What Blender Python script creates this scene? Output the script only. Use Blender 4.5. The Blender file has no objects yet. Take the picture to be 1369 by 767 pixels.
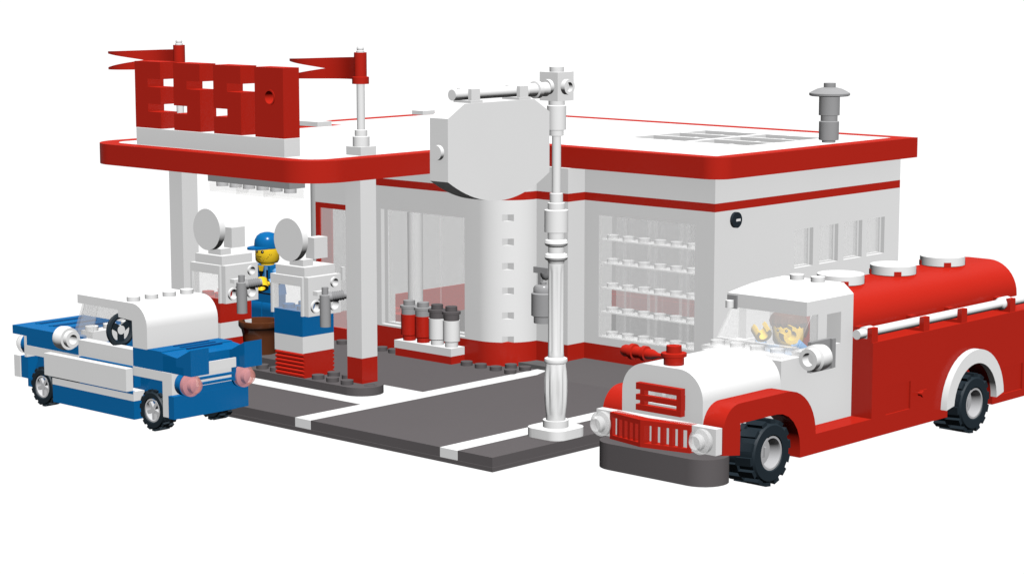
import bpy, bmesh, math, random
from math import sin, cos, pi, radians as R
from mathutils import Vector, Matrix

# ------------------------------------------------------------------ camera, world, light
S = bpy.context.scene
COL = S.collection
cam_d = bpy.data.cameras.new("camera"); cam = bpy.data.objects.new("camera", cam_d); COL.objects.link(cam)
cx, cy, cz, yaw, pit, foc = 61.21645, -65.08048, 20.709, 2.31667, -0.14544, 3000.0
fwd = Vector((cos(pit)*cos(yaw), cos(pit)*sin(yaw), sin(pit)))
rgt = Vector((sin(yaw), -cos(yaw), 0)); up = rgt.cross(fwd)
mw = Matrix((rgt, up, -fwd)).transposed().to_4x4(); mw.translation = (cx, cy, cz)
cam.matrix_world = mw
cam_d.sensor_width = 36.0; cam_d.lens = 36.0*foc/1369.0
cam_d.clip_start = 1.0; cam_d.clip_end = 2000.0
S.camera = cam
S.view_settings.view_transform = 'Standard'
S.view_settings.look = 'None'
S.view_settings.exposure = 0.05
S.view_settings.gamma = 1.0
S.render.engine = 'CYCLES'
S.cycles.diffuse_bounces = 0
S.cycles.max_bounces = 8
S.cycles.use_denoising = True
S.cycles.transparent_max_bounces = 24

# white studio backdrop: a bright sweep all round behind the models, dim on the photographer's side
w = bpy.data.worlds.new("World"); S.world = w; w.use_nodes = True
nt = w.node_tree; nt.nodes.clear()
tc = nt.nodes.new('ShaderNodeTexCoord')
dot = nt.nodes.new('ShaderNodeVectorMath'); dot.operation = 'DOT_PRODUCT'
dot.inputs[1].default_value = (-0.679, 0.7345, 0.0)
nt.links.new(tc.outputs['Generated'], dot.inputs[0])
mr = nt.nodes.new('ShaderNodeMapRange'); mr.interpolation_type = 'SMOOTHSTEP'
mr.inputs['From Min'].default_value = 0.42; mr.inputs['From Max'].default_value = 0.74
mr.inputs["To Min"].default_value = 0.10; mr.inputs['To Max'].default_value = 1.03
nt.links.new(dot.outputs['Value'], mr.inputs['Value'])
sep = nt.nodes.new('ShaderNodeSeparateXYZ'); nt.links.new(tc.outputs['Generated'], sep.inputs[0])
mz = nt.nodes.new('ShaderNodeMapRange'); mz.interpolation_type = 'SMOOTHSTEP'
mz.inputs['From Min'].default_value = -0.75; mz.inputs['From Max'].default_value = -0.5
mz.inputs['To Min'].default_value = 0.05; mz.inputs['To Max'].default_value = 1.0
nt.links.new(sep.outputs['Z'], mz.inputs['Value'])
mul = nt.nodes.new('ShaderNodeMath'); mul.operation = 'MULTIPLY'
nt.links.new(mr.outputs['Result'], mul.inputs[0]); nt.links.new(mz.outputs['Result'], mul.inputs[1])
bg = nt.nodes.new('ShaderNodeBackground'); wo = nt.nodes.new('ShaderNodeOutputWorld')
bg.inputs['Color'].default_value = (1, 1, 1, 1)
nt.links.new(mul.outputs[0], bg.inputs['Strength']); nt.links.new(bg.outputs[0], wo.inputs[0])

sun_d = bpy.data.lights.new("key_light", 'SUN'); sun = bpy.data.objects.new("key_light", sun_d); COL.objects.link(sun)
sun_d.energy = 4.95; sun_d.angle = R(1.0); sun_d.color = (1, 1, 1)
sun_d.use_shadow = False
SD = Vector((0.64, -0.45, 1.13)).normalized()
sun.rotation_euler = SD.to_track_quat('Z', 'Y').to_euler()
sun.location = (0, 0, 40)

# ------------------------------------------------------------------ materials
def lin(c):
    c /= 255.0
    return c/12.92 if c <= 0.04045 else ((c+0.055)/1.055)**2.4
def plastic(name, col, rough=0.24, spec=0.25):
    m = bpy.data.materials.new(name); m.use_nodes = True
    n = m.node_tree; b = n.nodes['Principled BSDF']
    nz = n.nodes.new('ShaderNodeTexNoise'); nz.inputs['Scale'].default_value = 0.35; nz.inputs['Detail'].default_value = 2
    co = n.nodes.new('ShaderNodeTexCoord'); n.links.new(co.outputs['Object'], nz.inputs['Vector'])
    mx = n.nodes.new('ShaderNodeMix'); mx.data_type = 'RGBA'
    mx.inputs['A'].default_value = (*[c*0.985 for c in col], 1); mx.inputs['B'].default_value = (*[min(1, c*1.015) for c in col], 1)
    n.links.new(nz.outputs['Fac'], mx.inputs['Factor']); n.links.new(mx.outputs['Result'], b.inputs['Base Color'])
    df = n.nodes.new('ShaderNodeBsdfDiffuse'); gl = n.nodes.new('ShaderNodeBsdfGlossy'); ms = n.nodes.new('ShaderNodeMixShader')
    gl.inputs['Roughness'].default_value = rough; gl.inputs['Color'].default_value = (1, 1, 1, 1)
    ms.inputs[0].default_value = 0.08*spec
    n.links.new(mx.outputs['Result'], df.inputs['Color'])
    n.links.new(df.outputs[0], ms.inputs[1]); n.links.new(gl.outputs[0], ms.inputs[2])
    n.links.new(ms.outputs[0], n.nodes['Material Output'].inputs[0]); n.nodes.remove(b)
    return m
def clear(name, col, alpha):
    m = bpy.data.materials.new(name); m.use_nodes = True
    n = m.node_tree; b = n.nodes['Principled BSDF']; out = n.nodes['Material Output']
    nz = n.nodes.new('ShaderNodeTexNoise'); nz.inputs['Scale'].default_value = 0.5
    ma = n.nodes.new('ShaderNodeMapRange'); ma.inputs['To Min'].default_value = alpha*0.96; ma.inputs['To Max'].default_value = alpha*1.04
    n.links.new(nz.outputs['Fac'], ma.inputs['Value'])
    n.nodes.remove(b); b = n.nodes.new('ShaderNodeBsdfDiffuse'); b.inputs['Color'].default_value = (*col, 1)
    t = n.nodes.new('ShaderNodeBsdfTransparent'); mx = n.nodes.new('ShaderNodeMixShader')
    n.links.new(ma.outputs['Result'], mx.inputs[0]); n.links.new(t.outputs[0], mx.inputs[1]); n.links.new(b.outputs[0], mx.inputs[2])
    n.links.new(mx.outputs[0], out.inputs[0])
    return m
WHITE = plastic('white_plastic', (0.80, 0.80, 0.80), 0.42, 0.15)
RED = plastic('red_plastic', (0.47, 0.019, 0.010))
BLUE = plastic('blue_plastic', (0.004, 0.135, 0.37))
DGREY = plastic('dark_grey_plastic', (0.115, 0.105, 0.108), 0.5, 0.15)
PAVE = plastic('pavement_grey_plastic', (0.117, 0.108, 0.110), 0.55, 0.1)
RAMPC = plastic('ramp_grey_plastic', (0.112, 0.102, 0.102), 0.55, 0.1)
MGREY = plastic('medium_grey_plastic', (0.32, 0.32, 0.325))
BLACK = plastic('black_rubber', (0.013, 0.022, 0.030), 0.55, 0.3)
BROWN = plastic('brown_plastic', (0.115, 0.036, 0.014))
HAIR = plastic('brown_hair_plastic', (0.12, 0.05, 0.03))
YELLOW = plastic('yellow_plastic', (0.86, 0.57, 0.025))
LBLUE = plastic('light_blue_plastic', (0.17, 0.40, 0.72))
NAVY = plastic('navy_print', (0.004, 0.06, 0.20))
INK = plastic('black_ink', (0.008, 0.008, 0.008), 0.6, 0.1)
SILVER = plastic('silver_grey_plastic', (0.55, 0.55, 0.56))
HUB = plastic('hub_grey_plastic', (0.42, 0.42, 0.43))
GLASS = clear('clear_plastic', (0.90, 0.90, 0.90), 0.26)
GLASS2 = clear('clear_plastic_thick', (0.86, 0.86, 0.86), 0.36)
LENSC = clear('clear_lens', (0.82, 0.82, 0.82), 0.45)
PINK = clear('transparent_red_lens', (0.80, 0.34, 0.30), 0.5)

# ------------------------------------------------------------------ mesh builder
class MB:
    def __init__(s): s.v = []; s.f = []; s.m = []; s.mats = []
    def mi(s, mat):
        if mat not in s.mats: s.mats.append(mat)
        return s.mats.index(mat)
    def add(s, vs, fs, mat=None, T=None):
        o = len(s.v)
        if T is not None: vs = [T @ Vector(p) for p in vs]
        s.v += [tuple(p) for p in vs]
        k = s.mi(mat) if mat else 0
        for f in fs: s.f.append([i+o for i in f]); s.m.append(k)
        return s
    def box(s, x0, y0, z0, x1, y1, z1, mat=None, T=None):
        if x0 > x1: x0, x1 = x1, x0
        if y0 > y1: y0, y1 = y1, y0
        if z0 > z1: z0, z1 = z1, z0
        v = [(x, y, z) for z in (z0, z1) for x, y in ((x0, y0), (x1, y0), (x1, y1), (x0, y1))]
        return s.add(v, [(3,2,1,0),(4,5,6,7),(0,1,5,4),(1,2,6,5),(2,3,7,6),(3,0,4,7)], mat, T)
    def prism(s, pts, ax, a, b, holes=(), mat=None, T=None):
        if a > b: a, b = b, a
        def m3(p, q):
            return {'z': (p[0], p[1], q), 'y': (p[0], q, p[1]), 'x': (q, p[0], p[1])}[ax]
        bm = bmesh.new()
        def area(l): return sum(l[i][0]*l[(i+1) % len(l)][1]-l[(i+1) % len(l)][0]*l[i][1] for i in range(len(l)))
        loops = [list(pts)]+[list(h) for h in holes]
        alle = []
        for l in loops:
            vs = [bm.verts.new((p[0], p[1], 0)) for p in l]
            alle += [bm.edges.new((vs[i], vs[(i+1) % len(vs)])) for i in range(len(vs))]
        if holes:
            bmesh.ops.triangle_fill(bm, edges=alle, use_beauty=True, normal=(0, 0, 1))
        else:
            bm.faces.new(bm.verts[:])
        bm.verts.index_update()
        fv = [v.co[:2] for v in bm.verts]; ff = [[v.index for v in f.verts] for f in bm.faces]
        bm.free()
        n = len(fv)
        vs = [m3(p, a) for p in fv]+[m3(p, b) for p in fv]
        fs = [list(f) for f in ff]+[[i+n for i in f] for f in ff]
        k = 0
        for l in loops:
            L = len(l)
            for i in range(L):
                j = (i+1) % L; fs.append([k+i, k+j, k+j+n, k+i+n])
            k += L
        return s.add(vs, fs, mat, T)
    def lathe(s, prof, c=(0,0,0), ax='z', seg=32, mat=None, T=None, closed=False, a0=0.0, caps=True):
        # prof: (r, h) along axis
        vs = []; fs = []; n = len(prof)
        for k in range(seg):
            t = 2*pi*k/seg+a0
            for r_, h in prof:
                u, v = r_*cos(t), r_*sin(t)
                p = {'z': (u, v, h), 'x': (h, u, v), 'y': (u, h, v)}[ax]
                vs.append((p[0]+c[0], p[1]+c[1], p[2]+c[2]))
        m = n if closed else n-1
        for k in range(seg):
            k2 = (k+1) % seg
            for i in range(m):
                j = (i+1) % n
                fs.append([k*n+i, k2*n+i, k2*n+j, k*n+j])
        if not closed and caps:
            if prof[0][0] > 1e-6: fs.append([k*n for k in range(seg)])
            if prof[-1][0] > 1e-6: fs.append([k*n+n-1 for k in range(seg)])
        return s.add(vs, fs, mat, T)
    def cyl(s, c, r_, h, ax='z', seg=28, mat=None, T=None):
        return s.lathe([(r_, 0), (r_, h)], c, ax, seg, mat, T)
    def studs(s, xs, ys, z, mat=None, r_=0.3, h=0.2):
        for x in xs:
            for y in ys: s.cyl((x, y, z-0.01), r_, h+0.01, 'z', 24, mat)
        return s
    def tube(s, path, r_, seg=12, mat=None):
        # swept tube through points; r_ float or list
        n = len(path); P = [Vector(p) for p in path]; vs = []; fs = []
        for i, p in enumerate(P):
            d = (P[min(i+1, n-1)]-P[max(i-1, 0)]).normalized()
            a = d.orthogonal().normalized() if i == 0 else (a-d*a.dot(d)).normalized()
            b = d.cross(a); rr = r_[i] if isinstance(r_, (list, tuple)) else r_
            for k in range(seg):
                t = 2*pi*k/seg; vs.append(p+a*rr*cos(t)+b*rr*sin(t))
        for i in range(n-1):
            for k in range(seg):
                k2 = (k+1) % seg; fs.append([i*seg+k, i*seg+k2, (i+1)*seg+k2, (i+1)*seg+k])
        fs.append(list(range(seg))); fs.append([(n-1)*seg+k for k in range(seg)])
        return s.add(vs, fs, mat)

def base_of(parent):
    v = Vector((0, 0, 0)); o = parent
    while o is not None: v += o.location; o = o.parent
    return v
def obj(name, mb, mat=None, parent=None, label=None, kind=None, bevel=0.0, smooth=35):
    off = base_of(parent)
    me = bpy.data.meshes.new(name)
    bm = bmesh.new()
    vs = [bm.verts.new(Vector(p)-off) for p in mb.v]
    for f, k in zip(mb.f, mb.m):
        try:
            fc = bm.faces.new([vs[i] for i in f]); fc.material_index = k
        except ValueError: pass
    bmesh.ops.recalc_face_normals(bm, faces=bm.faces[:])
    if bevel:
        es = [e for e in bm.edges if len(e.link_faces) == 2 and e.calc_face_angle(0) > R(40)]
        bmesh.ops.bevel(bm, geom=es, offset=bevel, segments=1, affect='EDGES', clamp_overlap=True)
    bm.to_mesh(me); bm.free()
    if mb.mats and any(mb.mats):
        for m in mb.mats: me.materials.append(m)
    else: me.materials.append(mat)
    me.shade_smooth(); me.set_sharp_from_angle(angle=R(smooth))
    o = bpy.data.objects.new(name, me); COL.objects.link(o)
    if parent: o.parent = parent
    if label: o['label'] = label
    if kind: o['kind'] = kind
    return o
def thing(name, label, cat, loc, group=None):
    o = bpy.data.objects.new(name, None); COL.objects.link(o); o.location = loc
    o.empty_display_size = 0.3
    o['label'] = label; o['category'] = cat
    if group: o['group'] = group
    return o
def copy_tree(o, parent=None):
    c = o.copy(); COL.objects.link(c); c.parent = parent
    for ch in list(o.children): copy_tree(ch, c)
    return c
def tag(o, label, cat, group=None):
    o['label'] = label; o['category'] = cat
    if group: o['group'] = group
    return o
def arc(c0, c1, r_, a, b, n=10):
    return [(c0+r_*cos(R(a+(b-a)*i/n)), c1+r_*sin(R(a+(b-a)*i/n))) for i in range(n+1)]
def ring_pts(c0, c1, r_, n=32): return [(c0+r_*cos(2*pi*i/n), c1+r_*sin(2*pi*i/n)) for i in range(n)]

# ------------------------------------------------------------------ the setting
g = MB(); g.box(-32, 0, 0, 0, 34, 0.19)
g.box(-32, 0.03, 0.19, -12, 4, 0.6)
g.box(-11, 0.03, 0.19, -3, 34, 0.6)
g.box(-2, 0.03, 0.19, -0.03, 34, 0.6)
g.box(-32, 8, 0.19, -12, 34, 0.6)
g.box(-12, 17, 0.19, -11, 34, 0.6)
g.box(-3, 17, 0.19, -2, 34, 0.6)
g.studs([-24.5, -23.5, -22.5, -21.5, -20.6], [14.5], 0.6)
for x, y in ((-15.35, 14.45), (-14.35, 14.42), (-13.33, 14.42), (-12.22, 14.28), (-13.2, 15.38), (-12.24, 15.38), (-12.26, 16.4)):
    g.studs([x], [y], 0.6)
obj('ground', g, DGREY, kind='structure')
m = MB(); m.box(-12, 0.01, 0.19, -11, 17, 0.602); m.box(-3, 0.01, 0.19, -2, 17, 0.602)
m.box(-32, 4, 0.19, -12, 8, 0.602)
obj('road_marking', m, WHITE, kind='structure')
isl = MB()
isl.prism([(-29, 5), (-14, 5)]+arc(-14, 6, 1, -90, 90, 12)+[(-29, 7)]+arc(-29, 6, 1, 90, 270, 12)[1:-1], 'z', 0.603, 1.0)
isl.studs([-27.5, -26.5, -22.5, -21.5, -20.5, -19.5, -16.5, -15.5], [5.5], 1.0); isl.studs([-14.5], [5.5], 1.0)
isl.studs([-16.5, -15.5], [6.5], 1.0)
isl.box(-23.4, 6.0, 1.0, -19.02, 8.0, 1.4)
isl.lathe([(0.3, 1.0), (0.3, 1.02), (0.22, 1.02), (0.22, 0.99)], (-13.5, 6.05, 0), 'z', 20)
obj('pump_island', isl, DGREY, kind='structure')
pv = MB(); pv.box(-32, 12, 0.603, -28.02, 16.2, 1.0)
pv.prism([(14.6, 0.603), (17.15, 1.0), (18.3, 1.0), (18.3, 0.603)], 'x', -10.9, -2.9)
obj('pavement', pv, PAVE, kind='structure')

# ------------------------------------------------------------------ the building
B0 = thing('petrol_station', 'white toy petrol station with red trim, flat overhanging roof, shelf window and front canopy', 'petrol station', (-15, 22, 0.6))
Z0, ZR, ZW, ZS, ZT = 0.603, 1.8, 8.9, 9.3, 10.54
def front_pts(y0, y1, x0, x1): return [(x0, y0), (x1, y0), (x1, y1), (x0, y1)]
tower = [(-16, 15)]+[(-15, 15)]+arc(-15, 17, 2, -90, 0, 24)[1:]+[(-13, 17.05), (-13, 19.3), (-16, 19.3)]
ta = arc(-15, 17, 2, -90, -53.5, 12); tb = arc(-15, 17, 2, -36.5, 0, 12)
tower_n = [(-16, 15)]+ta+[(ta[-1][0], tb[0][1])]+tb+[(-13, 17.05), (-13, 19.3), (-16, 19.3)]
lcorner = arc(-27, 16, 1, 180, 270, 10)+[(-27, 16.0)]
def walls(mb, z0, z1, tw=True, lc=True):
    if lc: mb.prism(lcorner, 'z', z0, z1)
    if tw: mb.prism(tower, 'z', z0, z1)
    mb.box(-13, 17.05, z0, -10.93, 18.3, z1)
    mb.box(-28, 16, z0, -27, 33, z1)
    mb.box(-28, 33, z0, -2.85, 34, z1)
red = MB()
walls(red, Z0, ZR)
red.box(-24.66, 15, Z0, -16, 16, ZR); red.box(-13, 18.3, Z0, -3.85, 19.3, ZR); red.box(-3.85, 18.3, Z0, -2.85, 33, ZR)
red.box(-27, 15, Z0, -24.66, 16, 1.05)
obj('base_course', red, RED, B0)
st = MB()
walls(st, ZW, ZS, lc=False)
st.prism(lcorner, 'z', 9.1, 9.48)
st.box(-27, 15, 9.1, -16, 16, 9.48); st.box(-13, 18.3, ZW, -3.85, 19.3, ZS); st.box(-3.85, 18.3, ZW, -2.85, 33, ZS)
obj('red_band', st, RED, B0)
wl = MB()
walls(wl, ZS, ZT, lc=False)
wl.prism(lcorner, 'z', 9.48, ZT); wl.prism(lcorner, 'z', ZW, 9.1); wl.box(-27, 15, ZW, -16, 16, 9.1)
wl.box(-27, 15, 9.48, -16, 16, ZT); wl.box(-13, 18.3, ZS, -3.85, 19.3, ZT); wl.box(-3.85, 18.3, ZS, -2.85, 33, ZT)
walls(wl, ZR, ZW, tw=False)
zz = ZR
for zc in (1.94, 3.15, 4.39, 5.62, 6.83, 8.03):
    if zc-0.17 > zz: wl.prism(tower, 'z', zz, zc-0.17)
    wl.prism(tower_n, 'z', max(zz, zc-0.17), zc+0.17); zz = zc+0.17
wl.prism(tower, 'z', zz, ZW)
wl.box(-24.66, 15, ZR, -22, 16, ZW); wl.box(-22, 15, 7.9, -16, 16, ZW); wl.box(-27, 15, 7.9, -24.66, 16, ZW)
wl.box(-22, 15, ZR, -16, 16, 1.9)
wl.box(-10.93, 18.3, ZR, -10, 19.3, ZW); wl.box(-4, 18.3, ZR, -3.85, 19.3, ZW)
wl.box(-10, 18.3, ZR, -4, 19.3, 2.18); wl.box(-10, 18.3, 8.24, -4, 19.3, ZW)
wl.box(-13, 18.3, ZR, -10.93, 19.3, ZW)
# side wall with four window openings
WY = [(24.74, 26.3), (26.86, 28.47), (28.98, 30.6), (31.04, 32.65)]
wl.box(-3.85, 18.3, ZR, -2.85, 33, 5.6); wl.box(-3.85, 18.3, 7.5, -2.85, 33, ZW)
yy = 18.3
for a, b in WY+[(33, 33)]:
    if a > yy: wl.box(-3.85, yy, 5.6, -2.85, a, 7.5)
    yy = b
obj('wall', wl, WHITE, B0)
for a, b in WY:
    f = MB()
    f.prism([(a, 5.6), (b, 5.6), (b, 7.5), (a, 7.5)], 'x', -3.3, -3.06, holes=[[(a+.03, 5.66), (b-.14, 5.66), (b-.14, 7.47), (a+.03, 7.47)]])
    wn = obj('window', f, WHITE, B0)
    p = MB(); p.box(-3.16, a+.03, 5.66, -3.1, b-.14, 7.47); obj('pane', p, GLASS2, wn)
    p = MB(); p.box(-3.6, a, 5.6, -3.302, b, 7.5); obj('blind', p, WHITE, wn)
# large front window
f = MB(); f.prism([(-22, 1.9), (-16, 1.9), (-16, 7.9), (-22, 7.9)], 'y', 15.25, 15.6, holes=[[(-21.75, 2.0), (-16.05, 2.0), (-16.05, 7.85), (-21.75, 7.85)]])
fw = obj('window', f, WHITE, B0, label='large front window with clear panes')
for x0, x1 in ((-21.75, -20), (-19.99, -18), (-17.99, -16.05)):
    p = MB(); p.box(x0, 15.3, 2.0, x1, 15.36, 7.85); obj('pane', p, GLASS, fw)
# shelf window
f = MB(); f.prism([(-10, 2.18), (-4, 2.18), (-4, 8.24), (-10, 8.24)], 'y', 18.32, 18.5, holes=[[(-9.98, 2.2), (-4.02, 2.2), (-4.02, 8.22), (-9.98, 8.22)]])
sw = obj('window', f, WHITE, B0, label='display window with five white shelves behind glass')
for x0, x1 in ((-9.98, -8), (-7.99, -6), (-5.99, -4.02)):
    p = MB(); p.box(x0, 18.325, 2.2, x1, 18.36, 8.22); obj('pane', p, GLASS, sw)
    p = MB(); p.box(x0, 19.62, 2.2, x0+0.35, 20.0, 8.22); p.box(x0+0.35, 19.8, 2.2, x1, 19.86, 8.22); obj('display_case', p, GLASS, sw)
for z in (2.2, 3.42, 4.62, 5.84, 7.02):
    p = MB(); p.box(-9.98, 18.39, z-0.03, -4.02, 19.3, z+0.03); p.studs([-9.48+1.0*i for i in range(6)], [18.76], z+0.03)
    obj('shelf', p, clear('shelf_plastic', (0.9, 0.9, 0.9), 0.55) if z == 2.2 else bpy.data.materials['shelf_plastic'], sw)
# door
d = MB(); d.prism([(-27, 1.05), (-24.67, 1.05), (-24.67, 1.3), (-26.7, 1.3), (-26.7, 7.62), (-24.67, 7.62), (-24.67, 7.9), (-27, 7.9)], 'y', 15.0, 15.25)
dr = obj('door', d, RED, B0)
p = MB(); p.box(-26.7, 15.1, 1.3, -24.67, 15.16, 7.62); obj('pane', p, GLASS2, dr)
p = MB(); p.box(-25.0, 15.09, 3.9, -24.85, 14.9, 4.6); obj('handle', p, WHITE, dr)
p = MB(); p.box(-26.95, 15.3, 1.31, -26.1, 15.42, 7.6); obj('door_post', p, RED, B0)
# interior
p = MB(); p.box(-27, 16, 0.604, -3.85, 33, 0.8)
p.studs([-20.5, -19.5, -18.5, -17.5, -16.5, -15.5], [20.5, 22.5, 24.5], 0.8)
obj('floor', p, plastic('interior_floor_plastic', (0.13, 0.13, 0.13)), B0)
p = MB(); p.box(-27, 17.2, 0.81, -26.9, 33, 2.3); p.box(-26.9, 32.9, 0.81, -3.85, 33, 1.55); obj('skirting', p, RED, B0)
p = MB(); p.cyl((-26.45, 21.9, 0.8), 0.42, 7.9, 'z', 24); obj('interior_column', p, WHITE, B0)
p = MB(); p.box(-24.4, 17.2, 0.81, -22.3, 18.4, 2.0); p.studs([-23.9, -22.9], [17.8], 2.0); obj('counter', p, RED, B0)
# canopy columns
for x0 in (-15, -28):
    c = MB(); c.box(x0, 6, 1.0, x0+1, 7, 2.2); c2 = MB(); c2.box(x0, 6, 2.2, x0+1, 7, ZT)
    o = obj('column', c2, WHITE, B0); obj('column_foot', c, RED, o)
# roof
def outline(i):
    # i = inset from the outer edge
    r2 = 2-i; r1 = max(1.0-i*0.9, 0.12)
    l = arc(-29, 5, r2, 180, 270, 12)+arc(-16, 5, r2, 270, 360, 12)
    l += [(-14-i, 17.3+i)]
    l += arc(-2.85, 18.3, r1, 270, 360, 10)
    l += [(-1.85-i, 34-i), (-33.3+i, 34-i), (-33.3+i, 18.9+i), (-31+i, 18.9+i)]
    return l
rf = MB(); rf.prism(outline(0), 'z', ZT, 11.2)
rf.prism(outline(0), 'z', 11.2, 11.56, holes=[outline(0.95)])
roof = obj('roof', rf, RED, B0)
SK = [(x, y) for x in (-13, -9.0) for y in (24.0, 26.2, 28.4)]
rt = MB(); rt.prism(outline(0.955), 'z', 11.203, 11.552, holes=[[(x+.1, y+.1), (x+3.7, y+.1), (x+3.7, y+2.05), (x+.1, y+2.05)] for x, y in SK])
obj('roof_deck', rt, WHITE, roof)
rt = MB(); rt.box(-33.2, 17.95, 11.563, -30.0, 19.0, 11.82); obj('raised_tile', rt, WHITE, roof)
rt = MB(); rt.box(-33.2, 28.4, 11.563, -32.3, 29.4, 11.8); obj('raised_tile', rt, WHITE, roof)
for x, y in SK:
    k = MB(); k.box(x+.11, y+.11, 11.204, x+3.69, y+2.04, 11.25)
    k.box(x+.11, y+1.0, 11.25, x+3.69, y+1.15, 11.4); k.box(x+1.25, y+.11, 11.25, x+1.4, y+2.04, 11.39); k.box(x+2.45, y+.11, 11.25, x+2.6, y+2.04, 11.39)
    obj('skylight', k, WHITE, roof)
ch = MB(); C3 = (-3.5, 28.4, 0)
ch.lathe([(0.34, 11.553), (0.34, 11.65), (0.5, 11.68), (0.5, 12.6), (0.42, 12.63), (0.42, 12.9), (0.52, 12.92), (0.52, 13.86)], C3, 'z', 32)
chm = obj('chimney', ch, MGREY, roof)
ch = MB(); ch.lathe([(0.4, 13.86), (0.95, 13.88), (1.02, 13.92), (1.02, 14.02), (0.85, 14.12), (0.6, 14.24), (0.3, 14.31), (0.3, 14.52)], C3, 'z', 36)
obj('chimney_cap', ch, MGREY, roof)
# black round fitting on the side wall
k = MB(); k.lathe([(0.38, -2.85), (0.38, -2.70)], (0, 19.85, 8.42), 'x', 24)
kf = obj('wall_fitting', k, BLACK, B0)
k = MB(); k.box(-2.7, 19.76, 8.36, -2.68, 20.08, 8.47); obj('fitting_bar', k, WHITE, kf)

# light under the canopy
cl = thing('ceiling_light', 'long grey ceiling light with clear round lenses hanging under the petrol station canopy', 'ceiling light', (-21.2, 6, 10.5))
k = MB(); k.box(-24.35, 5.5, 9.87, -18.35, 6.5, ZT-0.003); obj('mounting_plate', k, MGREY, cl)
for i in range(6):
    k = MB(); k.cyl((-23.85+i, 6.0, 9.63), 0.3, 0.24, 'z', 20); obj('lamp_socket', k, SILVER, cl)
for i in range(3):
    k = MB(); k.box(-24.3+2*i, 5.55, 9.36, -22.35+2*i-0.05, 6.45, 9.82); obj('lens', k, clear('light_lens', (0.7, 0.69, 0.68), 0.16) if i == 0 else bpy.data.materials['light_lens'], cl)

# round grey gas cylinder standing by the tower
gc = thing('gas_cylinder', 'grey valve-topped gas cylinder beside the rounded white tower, half behind the lamp post', 'gas cylinder', (-11.95, 16.6, 2.9))
k = MB(); c = (-12.0, 16.45, 0)
k.lathe([(0.48, 2.88), (0.48, 3.2), (0.6, 3.25), (0.6, 4.35), (0.5, 4.4), (0.5, 4.62), (0.42, 4.74), (0.15, 4.78), (0.15, 4.9)], c, 'z', 28)
obj('tank', k, MGREY, gc)
k = MB(); k.box(-12.28, 16.35, 4.76, -12.1, 16.55, 5.4); k.box(-12.45, 16.2, 5.36, -11.5, 16.7, 5.66); k.lathe([(0.0, 5.0), (0.15, 5.05), (0.25, 5.2), (0.28, 5.4)], (-11.85, 16.45, 0), 'z', 16)
obj('valve', k, MGREY, gc)

# ------------------------------------------------------------------ ESSO roof sign
sg = thing('roof_sign', 'red block letters reading ESSO on a white base at the canopy roof edge', 'sign', (-22.5, 4.5, 11.56))
k = MB(); k.box(-28, 4.02, 11.563, -17, 5, 12.4); obj('sign_base', k, WHITE, sg)
zb = [12.42, 13.23, 13.62, 14.44, 14.84, 15.68]
def letter_S(x):
    return [(x, zb[0]), (x+2, zb[0]), (x+2, zb[3]), (x+1, zb[3]), (x+1, zb[4]), (x+2, zb[4]), (x+2, zb[5]), (x, zb[5]), (x, zb[2]), (x+1, zb[2]), (x+1, zb[1]), (x, zb[1])]
x = -28
E_ = [(x, zb[0]), (x+2, zb[0]), (x+2, zb[1]), (x+1, zb[1]), (x+1, zb[2]), (x+2, zb[2]), (x+2, zb[3]), (x+1, zb[3]), (x+1, zb[4]), (x+2, zb[4]), (x+2, zb[5]), (x, zb[5])]
k = MB(); k.prism(E_, 'y', 4, 5); obj('letter', k, RED, sg, label='red letter E')
for x in (-25, -22):
    k = MB(); k.prism(letter_S(x), 'y', 4, 5); obj('letter', k, RED, sg, label='red letter S')
x = -19
k = MB(); k.prism([(x, zb[0]), (x+2, zb[0]), (x+2, zb[5]), (x, zb[5])], 'y', 4, 5, holes=[ring_pts(x+1.05, 14.3, 0.3)])
lo = obj('letter', k, RED, sg, label='red letter O')
k = MB(); k.lathe([(0.3, 4.06), (0.37, 4.0), (0.37, 3.97), (0.3, 3.97), (0.27, 4.9)], (x+1.05, 0, 14.3), 'y', 28, caps=False)
obj('hole_rim', k, RED, lo)

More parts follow.
